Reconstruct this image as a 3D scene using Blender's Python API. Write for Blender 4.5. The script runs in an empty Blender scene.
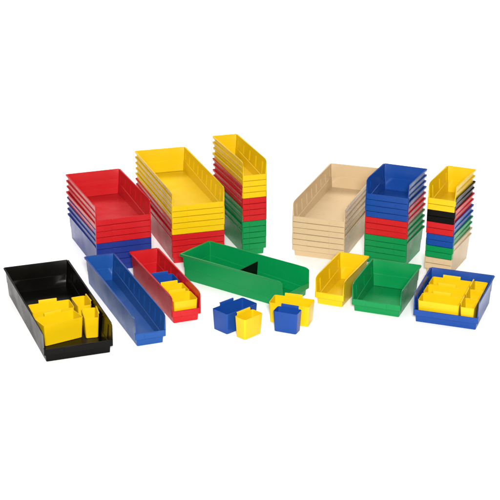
import bpy, bmesh, math, random
from mathutils import Matrix, Vector
S = 0.01                                   # everything below is in centimetres
scene = bpy.context.scene
col = scene.collection
random.seed(4)
H = 10.16
PITCH = 2.32
ZR, ZS = 4.68, 2.56
DR, TH = 0.065, 0.14

# ------------------------------------------------------------------ materials
def plastic(name, rgb, rough=0.3, var=0.08, spec=0.4):
    m = bpy.data.materials.new(name); m.use_nodes = True
    nt = m.node_tree; b = nt.nodes['Principled BSDF']
    tc = nt.nodes.new('ShaderNodeTexCoord')
    n = nt.nodes.new('ShaderNodeTexNoise'); n.inputs['Scale'].default_value = 9; n.inputs['Detail'].default_value = 4
    nt.links.new(tc.outputs['Object'], n.inputs['Vector'])
    r = nt.nodes.new('ShaderNodeMixRGB'); r.inputs[1].default_value = tuple(c*(1-var) for c in rgb)+(1,)
    r.inputs[2].default_value = tuple(min(1, c*(1+var)) for c in rgb)+(1,)
    nt.links.new(n.outputs['Fac'], r.inputs[0]); nt.links.new(r.outputs[0], b.inputs['Base Color'])
    n2 = nt.nodes.new('ShaderNodeTexNoise'); n2.inputs['Scale'].default_value = 35; n2.inputs['Detail'].default_value = 5
    nt.links.new(tc.outputs['Object'], n2.inputs['Vector'])
    mr = nt.nodes.new('ShaderNodeMapRange'); mr.inputs['To Min'].default_value = rough-0.06; mr.inputs['To Max'].default_value = rough+0.1
    n2.inputs['Scale'].default_value = 12; mr.inputs['From Min'].default_value = .3; mr.inputs['From Max'].default_value = .7
    nt.links.new(n2.outputs['Fac'], mr.inputs['Value']); nt.links.new(mr.outputs[0], b.inputs['Roughness'])
    n3 = nt.nodes.new('ShaderNodeTexNoise'); n3.inputs['Scale'].default_value = 14; n3.inputs['Detail'].default_value = 2
    nt.links.new(tc.outputs['Object'], n3.inputs['Vector'])
    bp = nt.nodes.new('ShaderNodeBump'); bp.inputs['Strength'].default_value = 0.05; bp.inputs['Distance'].default_value = 0.004
    nt.links.new(n3.outputs['Fac'], bp.inputs['Height']); nt.links.new(bp.outputs[0], b.inputs['Normal'])
    b.inputs['IOR'].default_value = 1.36; b.inputs['Specular IOR Level'].default_value = spec
    return m
MAT = {
 'yellow': plastic('yellow_plastic', (0.60, 0.39, 0.003)),
 'red':    plastic('red_plastic', (0.42, 0.009, 0.012)),
 'blue':   plastic('blue_plastic', (0.006, 0.045, 0.225)),
 'deep blue': plastic('deep_blue_plastic', (0.013, 0.027, 0.18)),
 'bright blue': plastic('bright_blue_plastic', (0.008, 0.058, 0.23)),
 'green':  plastic('green_plastic', (0.001, 0.19, 0.048)),
 'black':  plastic('black_plastic', (0.0022, 0.0020, 0.0018), 0.3, 0.08, 0.2),
 'tan':    plastic('tan_plastic', (0.485, 0.355, 0.205)),
}
def white():
    m = bpy.data.materials.new('white_sweep'); m.use_nodes = True
    nt = m.node_tree; b = nt.nodes['Principled BSDF']
    n = nt.nodes.new('ShaderNodeTexNoise'); n.inputs['Scale'].default_value = 3
    r = nt.nodes.new('ShaderNodeMixRGB'); r.inputs[1].default_value = (.93,.93,.93,1); r.inputs[2].default_value = (.95,.95,.95,1)
    nt.links.new(n.outputs['Fac'], r.inputs[0]); nt.links.new(r.outputs[0], b.inputs['Base Color'])
    b.inputs['Roughness'].default_value = .9; b.inputs['Specular IOR Level'].default_value = 0.1
    return m

# ------------------------------------------------------------------ helpers
def finish(name, bm, mat, bevel=0.05, smooth=True):
    bmesh.ops.remove_doubles(bm, verts=bm.verts, dist=1e-4)
    bmesh.ops.recalc_face_normals(bm, faces=bm.faces)
    for v in bm.verts: v.co *= S
    me = bpy.data.meshes.new(name); bm.to_mesh(me); bm.free()
    if mat: me.materials.append(mat)
    if smooth:
        for p in me.polygons: p.use_smooth = True
        me.set_sharp_from_angle(angle=math.radians(28))
    return me
def link(name, me, parent=None, bevel=0.05):
    o = bpy.data.objects.new(name, me); col.objects.link(o)
    if parent: o.parent = parent
    if bevel:
        b = o.modifiers.new('Bevel', 'BEVEL'); b.width = bevel*S; b.segments = 2; b.limit_method = 'ANGLE'; b.angle_limit = math.radians(40)
        b.harden_normals = False
    return o
def hexa(bm, pts):
    v = [bm.verts.new(p) for p in pts]
    for f in ((0,1,2,3),(7,6,5,4),(0,4,5,1),(1,5,6,2),(2,6,7,3),(3,7,4,0)): bm.faces.new([v[i] for i in f])
def box(bm, x0,x1,y0,y1,z0,z1):
    hexa(bm, [(x0,y0,z0),(x1,y0,z0),(x1,y1,z0),(x0,y1,z0),(x0,y0,z1),(x1,y0,z1),(x1,y1,z1),(x0,y1,z1)])

# ------------------------------------------------------------------ shelf bin
def d_side(z): return DR*(H-z)
def zstep(y, L): return ZS + (5.0-ZS)*max(0, min(1, y/L))
def ztop(y):
    if y < 3.2:
        t = max(0, y)/3.2
        return 9.55 + (H-9.55)*(1-(1-t)**2.2)
    return H
def bin_meshes(W, L, ribs):
    Lb = L-0.4
    r = 0.45
    st = []      # stations: (kind, side, param)
    nf = 8
    for i in range(nf+1): st.append(('F', 0, -1+2*i/nf))
    for a in (20, 45, 62): st.append(('CF', 1, a))
    for a in (63, 90): st.append(('CS', 1, a))
    ys = [1.0, 1.6, 2.3, 3.2] + [3.2+(Lb-4.2)*k/8 for k in range(1, 9)]
    for y in ys: st.append(('S', 1, y))
    for a in (0, 30, 60, 90): st.append(('CB', 1, a))
    for i in range(1, 4): st.append(('B', 0, 1-2*i/4))
    for a in (90, 60, 30, 0): st.append(('CB', -1, a))
    for y in reversed(ys): st.append(('S', -1, y))
    for a in (90, 63): st.append(('CS', -1, a))
    for a in (62, 45, 20): st.append(('CF', -1, a))
    def column(s, inner):
        kind, sd, q = s
        o = TH if inner else 0
        y0 = q if kind == 'S' else (0 if kind in ('F', 'CF', 'CS') else Lb)
        zs = zstep(y0, L)
        front = kind in ('F', 'CF')
        fz = front or kind == 'CS' or (kind == 'S' and q <= 1.1)
        top = ZR if front else (H if kind in ('CB', 'B') else ztop(y0))
        if front: lv = [0, 1.2, zs-.14, zs, ZR-.3, ZR-.2, ZR-.1, ZR]
        else: lv = [0, 1.2, zs-.14, zs, max(ZR, zs+.15), max(ZR+.06, zs+.4), 8.5, top]
        out = []
        for i, z in enumerate(lv):
            dx = d_side(z) + (.15 if i <= 2 else 0)
            yf = .9+.02*(1-z) if i <= 2 else 0.
            if front and i > 2: dx = 0.
            if fz and not front and i in (3, 4): dx = 0.
            if inner:
                dx = max(dx, d_side(z) + (.15 if i <= 2 else 0))
                if fz and i > 2: yf = .16
                if i <= 2: yf += 0.02
                if i == 0: z = 0.25
            dy = DR*.8*(H-z) + (.15 if i <= 2 else 0) - (.0 if i < 7 else -0.)
            flare = 0.45 if i == 7 else 0
            hx = W/2-dx-o; yb = Lb-.45-dy*.6-o+flare; yf += o
            rr = max(.12, r-o)
            if kind == 'F': x, y = q*(hx-rr), yf
            elif kind in ('CF', 'CS'):
                a = math.radians(q); x = sd*(hx-rr+rr*math.sin(a)); y = yf+rr-rr*math.cos(a)
            elif kind == 'S': x, y = sd*hx, q
            elif kind == 'CB':
                a = math.radians(q); x = sd*(hx-rr+rr*math.cos(a)); y = yb-rr+rr*math.sin(a)
            else: x, y = q*(hx-rr), yb
            if kind == 'S': y = max(y, yf+rr)
            out.append((x, y, z))
        return out
    bm = bmesh.new()
    oc = [[bm.verts.new(p) for p in column(s, False)] for s in st]
    ic = [[bm.verts.new(p) for p in column(s, True)] for s in st]
    n = len(st)
    for i in range(n):
        j = (i+1) % n
        for k in range(7):
            bm.faces.new((oc[i][k], oc[j][k], oc[j][k+1], oc[i][k+1]))
            bm.faces.new((ic[i][k], ic[i][k+1], ic[j][k+1], ic[j][k]))
        bm.faces.new((oc[i][7], oc[j][7], ic[j][7], ic[i][7]))
    bm.faces.new([c[0] for c in reversed(oc)]); bm.faces.new([c[0] for c in ic])
    # divider slots: pairs of small ribs moulded into the inner side walls
    if ribs:
        k = max(2, int((Lb-6)/5.4))
        for sd in (-1, 1):
            for i in range(k):
                yc = 4.5+(Lb-7.5)*i/(k-1)
                for dy in (-.38, .38):
                    za, zb = zstep(yc, L)+.5, 8.3
                    def X(z, e): return sd*(W/2-d_side(z)-TH-e)
                    a, b = yc+dy-.1, yc+dy+.1
                    hexa(bm, [(X(za,-.06),a,za),(X(za,.07),a,za),(X(za,.14),b,za),(X(za,-.06),b,za),
                              (X(zb,-.06),a,zb),(X(zb,.08),a,zb),(X(zb,.08),b,zb),(X(zb,-.06),b,zb)])
    body = bm
    # hanging lip on the back
    lip = bmesh.new()
    prof = [(Lb-.06, H-.03), (L+.25, H-.03), (L+.35, H-.15), (L+.35, H-1.2), (L+.15, H-1.25), (L-.0, H-.5), (Lb-.1, H-.45)]
    xa = W/2+.12
    A = [lip.verts.new((-xa, y, z)) for y, z in prof]; B = [lip.verts.new((xa, y, z)) for y, z in prof]
    m = len(prof)
    for i in range(m): lip.faces.new((A[i], A[(i+1)%m], B[(i+1)%m], B[i]))
    lip.faces.new(A); lip.faces.new(list(reversed(B)))
    # rails along the side rims
    rails = []
    for sd in (-1, 1):
        rb = bmesh.new()
        secs = []
        N = 10
        for i in range(N+1):
            t = i/N; y = 1.7+(Lb-1.75)*t
            zt = ztop(y)-.02; h = .6+.75*t; w = .16+.42*t
            x0 = W/2-d_side(zt)-.05
            xb = W/2-d_side(zt-h)-.05
            secs.append([rb.verts.new((sd*a, y, z)) for a, z in ((x0, zt), (x0+.05+w, zt), (x0+.05+w*.92, zt-.12), (xb, zt-h))])
        for a, b in zip(secs, secs[1:]):
            for k in range(4): rb.faces.new((a[k], a[(k+1)%4], b[(k+1)%4], b[k]))
        rb.faces.new(secs[0]); rb.faces.new(list(reversed(secs[-1])))
        rails.append(rb)
    # raised label panel in the middle of the front band
    pn = bmesh.new()
    pw = W*.21
    hexa(pn, [(-pw,-.12,ZS+.12),(pw,-.12,ZS+.12),(pw,.05,ZS+.12),(-pw,.05,ZS+.12),(-pw,-.12,ZR-.12),(pw,-.12,ZR-.12),(pw,.05,ZR-.12),(-pw,.05,ZR-.12)])
    return body, lip, rails, pn

PROTO = {}
def make_bin(key, color, W, L):
    k = (key, color)
    if k not in PROTO:
        body, lip, rails, pn = bin_meshes(W, L, True)
        m = MAT[color]
        PROTO[k] = [('body', finish('bin_body', body, m), .05), ('hanging_lip', finish('bin_lip', lip, m), .08)] + \
                   [('side_rail', finish('bin_rail', rb, m), .04) for rb in rails] + [('label_panel', finish('bin_label_panel', pn, m), .04)]
    root = bpy.data.objects.new('storage_bin', None); root.empty_display_size = .03; col.objects.link(root)
    for nm, me, bv in PROTO[k]: link(nm, me, root, bv)
    return root
def tag(o, label, cat, group=None, kind=None):
    if label: o['label'] = label
    if cat: o['category'] = cat
    if group: o['group'] = group
    if kind: o['kind'] = kind

FIT = {'black': (-54.967,-29.554,.365,22.857,61.937), 'blong': (-32.425,-19.301,.382,10.606,61.266), 'redb': (-21.429,-.281,.391,10.517,46.942),
 'green': (16.70,18.72,.936,16.8,46.181), 'yel': (28.121,14.743,-.393,10.821,27.55), 'gfront': (44.089,7.337,-.359,17.751,26.8),
 'bbr': (66.95,-2.366,-.342,22.489,27.431), 's_tan': (26.158,61.154,-.33,20.881,54.166), 's_rb': (-46.965,48.414,.377,21.368,42.146),
 's_yr': (-19.43,57.725,.319,20.705,56.969), 's_nar': (1.845,65.108,.329,9.693,37.842), 's_brg': (51.227,54.573,-.407,16.836,22.398),
 's_multi': (70.22,44.175,-.431,10.598,24.45)}
def place(o, key, z=0, jitter=0):
    x, y, a = FIT[key][:3]
    o.location = ((x+random.uniform(-1,1)*jitter)*S, (y+random.uniform(-1,1)*jitter)*S, z*S)
    o.rotation_euler = (0, 0, a+random.uniform(-1,1)*jitter*.03)
def single(key, color, label):
    o = make_bin(key, color, *FIT[key][3:]); place(o, key); tag(o, label, 'storage bin', 'open storage bins standing alone in front'); return o

single('black', 'black', 'wide black plastic bin at far left holding four yellow cups')
single('blong', 'bright blue', 'long narrow empty blue bin between the black bin and the red bin')
single('redb', 'red', 'narrow red bin holding two yellow cups and a blue cup')
single('green', 'green', 'long green bin lying diagonally in the centre with a black divider inside')
single('yel', 'yellow', 'short narrow empty yellow bin in front of the tan stack')
single('gfront', 'green', 'short empty green bin beside the small yellow bin')
single('bbr', 'blue', 'short wide blue bin at front right filled with yellow cups')

ORD = ['top', 'second', 'third', 'fourth', 'fifth', 'sixth']
def stack(key, runs, where, group):
    n = sum(c for _, c in runs); i = 0
    for color, cnt in runs:
        for k in range(cnt):
            o = make_bin(key, color, *FIT[key][3:])
            place(o, key, (n-1-i)*PITCH, 0.0 if i == 0 else 0.12)
            if len(runs) == 1:
                w = 'top' if k == 0 else ('bottom' if k == cnt-1 else ORD[k])
                lab = f'{w} {color} bin ' + ('of' if k in (0, cnt-1) else 'from the top in') + f' {where}'
            elif cnt == 2: lab = f'{"upper" if k == 0 else "lower"} of the two {color} bins in {where}'
            else: lab = (f'uppermost {color} bin in {where}' if k == 0 else f'lowest {color} bin in {where}' if k == cnt-1 else f'{ORD[k]} {color} bin down in {where}')
            lab = lab.replace('deep blue', 'blue')
            tag(o, lab, 'storage bin', group)
            i += 1
stack('s_rb', [('red', 4), ('deep blue', 4)], 'the red over blue stack at far left', 'nested bins in the red and blue stack')
stack('s_yr', [('yellow', 5), ('red', 4)], 'the wide yellow over red stack', 'nested bins in the yellow and red stack')
stack('s_nar', [('yellow', 4), ('red', 4), ('green', 5)], 'the narrow yellow, red and green stack', 'nested bins in the yellow, red and green stack')
stack('s_tan', [('tan', 6)], 'the all tan stack', 'nested bins in the tan stack')
stack('s_brg', [('blue', 4), ('red', 3), ('green', 4)], 'the blue, red and green stack right of the tan stack', 'nested bins in the blue, red and green stack')
stack('s_multi', [('yellow', 2), ('black', 2), ('red', 2), ('blue', 2), ('green', 2), ('tan', 2)], 'the narrow multicoloured stack at far right', 'nested bins in the multicoloured stack')

# ------------------------------------------------------------------ cups
def ring(w, d, r, z):
    pts = []
    for cx, cy, a0 in ((1,-1,-90),(1,1,0),(-1,1,90),(-1,-1,180)):
        for k in range(6):
            a = math.radians(a0+90*k/5)
            pts.append((cx*(w/2-r)+r*math.cos(a), cy*(d/2-r)+r*math.sin(a), z))
    return pts
def cup_meshes(w, d, h, tab):
    bm = bmesh.new(); t = .16; tp = .38
    rings = [ring(w-2*tp-.3, d-2*tp-.3, .5, 0), ring(w-2*tp, d-2*tp, .6, .16), ring(w-.06, d-.06, .65, h-.5), ring(w, d, .7, h),
             ring(w-2*t, d-2*t, .6, h), ring(w-2*t-.1, d-2*t-.1, .55, h-.5), ring(w-2*tp-2*t, d-2*tp-2*t, .5, .4), ring(w-2*tp-2*t-.3, d-2*tp-2*t-.3, .4, .25)]
    V = [[bm.verts.new(p) for p in q] for q in rings]
    for a, b in zip(V, V[1:]):
        for i in range(len(a)):
            j = (i+1) % len(a); bm.faces.new((a[i], a[j], b[j], b[i]))
    bm.faces.new(list(reversed(V[0]))); bm.faces.new(V[-1])
    tb = bmesh.new()                       # hooked tab rising from the back rim
    x0, x1 = tab
    prof = [(d/2-.2, h-.4), (d/2-.16, h+.95), (d/2-.08, h+1.1), (d/2+.28, h+1.1), (d/2+.34, h+.8), (d/2+.24, h+.8), (d/2+.2, h+.95), (d/2+.04, h+.93), (d/2+.03, h-.4)]
    A = [tb.verts.new((x0, y, z)) for y, z in prof]; B = [tb.verts.new((x1, y, z)) for y, z in prof]
    m = len(prof)
    for i in range(m): tb.faces.new((A[i], A[(i+1)%m], B[(i+1)%m], B[i]))
    tb.faces.new(A); tb.faces.new(list(reversed(B)))
    return bm, tb
CUPS = {}
def cup(size, color, xy, rot, label, base=None, z=0, group=None):
    if (size, color) not in CUPS:
        w, d, tab = dict(large=(14.4, 7.5, (-3.5, 2.8)), small=(8.7, 4.9, (-3.1, 3.1)), medium=(8.7, 7.9, (-3.6, 2.6)))[size]
        a, b = cup_meshes(w, d, 7.45, tab)
        CUPS[(size, color)] = (finish('cup_body', a, MAT[color]), finish('cup_tab', b, MAT[color]))
    A, B = CUPS[(size, color)]
    r = bpy.data.objects.new('bin_cup', None); r.empty_display_size = .02; col.objects.link(r)
    link('cup_body', A, r, 0); link('hook_tab', B, r, .03)
    x, y = xy; a = math.radians(rot)
    if base:
        bx, by, ba = FIT[base][:3]
        x, y = bx+x*math.cos(ba)-y*math.sin(ba), by+x*math.sin(ba)+y*math.cos(ba); a += ba; z = .27
    r.location = (x*S, y*S, z*S); r.rotation_euler = (0, 0, a)
    tag(r, label, 'cup', group)
    return r
G1 = 'loose cups standing on the white surface'
cup('large', 'blue', (-4.9, -3.2), 44.3, 'large blue rectangular cup behind the small yellow cup', group=G1)
cup('small', 'yellow', (-.14, -10.6), 46, 'small yellow cup in front of the large blue cup', group=G1)
cup('small', 'blue', (12.9, -6.7), -22, 'small blue cup in front of the large yellow cup', group=G1)
cup('large', 'yellow', (14.6, 1.5), -17, 'large yellow rectangular cup behind the small blue cup', group=G1)
G2 = 'yellow cups in the black bin'
cup('large', 'yellow', (-2.6, 27.3), 0, 'large yellow cup at the back left inside the black bin', 'black', group=G2)
cup('large', 'yellow', (-2.5, 16.7), 13, 'large yellow cup turned askew at the front left inside the black bin', 'black', group=G2)
cup('small', 'yellow', (8.1, 28.2), -88, 'small yellow cup at the back right inside the black bin', 'black', group=G2)
cup('small', 'yellow', (8.3, 17.2), -97, 'small yellow cup at the front right inside the black bin', 'black', group=G2)
G3 = 'cups in the narrow red bin'
for i, w in enumerate(('front', 'rear')):
    cup('medium', 'yellow', (0.1, 4.9+8.2*i), 0, f'{w} of the two yellow cups in the narrow red bin', 'redb', group=G3)
cup('medium', 'blue', (-.2, 22.6), 0, 'blue cup behind the yellow cups in the narrow red bin', 'redb', group=G3)
G4 = 'yellow cups in the wide blue bin'
for i, w in enumerate(('front', 'middle', 'back')):
    cup('large', 'yellow', (-2.9, 5.05+8.1*i), 0, f'large yellow cup in the {w} row of the wide blue bin', 'bbr', group=G4)
    cup('small', 'yellow', (7.2, 5.0+8.3*i), 90 if i < 2 else 90, f'small yellow cup in the {w} row at the right of the wide blue bin', 'bbr', group=G4)

# black divider standing across the long green bin
x, y, a, W, L = FIT['green']
bm = bmesh.new()
hexa(bm, [(-W/2+1.2,-.12,.3),(W/2-1.2,-.12,.3),(W/2-1.2,.12,.3),(-W/2+1.2,.12,.3),(-W/2+.55,-.12,7.6),(W/2-.55,-.12,7.6),(W/2-.55,.12,7.6),(-W/2+.55,.12,7.6)])
o = link('bin_divider', finish('bin_divider', bm, MAT['black']), None, .04)
yd = 22.8
o.location = ((x-yd*math.sin(a))*S, (y+yd*math.cos(a))*S, 0); o.rotation_euler = (0, 0, a)
tag(o, 'flat black divider plate standing across the long green bin', 'divider')

# ------------------------------------------------------------------ white surface
bm = bmesh.new()
prof = [(-900, 0), (0, 0), (1300, 0)]
A = [bm.verts.new((-1500, y, z)) for y, z in prof]; B = [bm.verts.new((1500, y, z)) for y, z in prof]
for i in range(len(prof)-1): bm.faces.new((A[i], B[i], B[i+1], A[i+1]))
sweep = link('ground', finish('ground', bm, white()), None, 0)
tag(sweep, 'seamless plain white studio surface under and behind the bins', 'surface', kind='structure')

# ------------------------------------------------------------------ light
w = bpy.data.worlds.new('World'); scene.world = w; w.use_nodes = True
w.node_tree.nodes['Background'].inputs[0].default_value = (1, 1, 1, 1)
w.node_tree.nodes['Background'].inputs[1].default_value = 0.27
def area(name, loc, target, size, power, sy=None):
    l = bpy.data.lights.new(name, 'AREA'); l.energy = power; l.size = size; l.color = (1, .985, .96)
    if sy: l.shape = 'RECTANGLE'; l.size_y = sy
    o = bpy.data.objects.new(name, l); col.objects.link(o); o.location = loc
    o.rotation_euler = (Vector(target)-Vector(loc)).to_track_quat('-Z', 'Y').to_euler()
area('overhead_softbox', (-.5, .6, 4.2), (0, .5, 0), 4.0, 30, 3.0)
area('front_softbox', (0.1, -4.7, 2.45), (0, .5, 0), 0.8, 470)
area('added_floor_fill', (0, 5.0, 4.6), (0, 7.0, 0), 12.0, 1500, 4.0)  # unseen fill light, added only to whiten the floor behind the bins

# ------------------------------------------------------------------ camera
f, hc, pitch, cx, cy, D, roll = 1400.98, 194.17, .34063, 249.86, 220.23, 442.55, .00655
cd = bpy.data.cameras.new('camera'); cam = bpy.data.objects.new('camera', cd); col.objects.link(cam)
cd.sensor_width = 36; cd.lens = f/500*36; cd.clip_start = .1; cd.clip_end = 200
cd.shift_x = (250-cx)/500; cd.shift_y = (cy-250)/500
cam.matrix_world = Matrix.Translation((0, -D*S, hc*S)) @ Matrix.Rotation(math.pi/2-pitch, 4, 'X') @ Matrix.Rotation(roll, 4, 'Z')
scene.camera = cam
scene.view_settings.view_transform = 'Standard'; scene.view_settings.look = 'None'
scene.view_settings.exposure = 0.0; scene.view_settings.gamma = 1
scene.cycles.max_bounces = 10
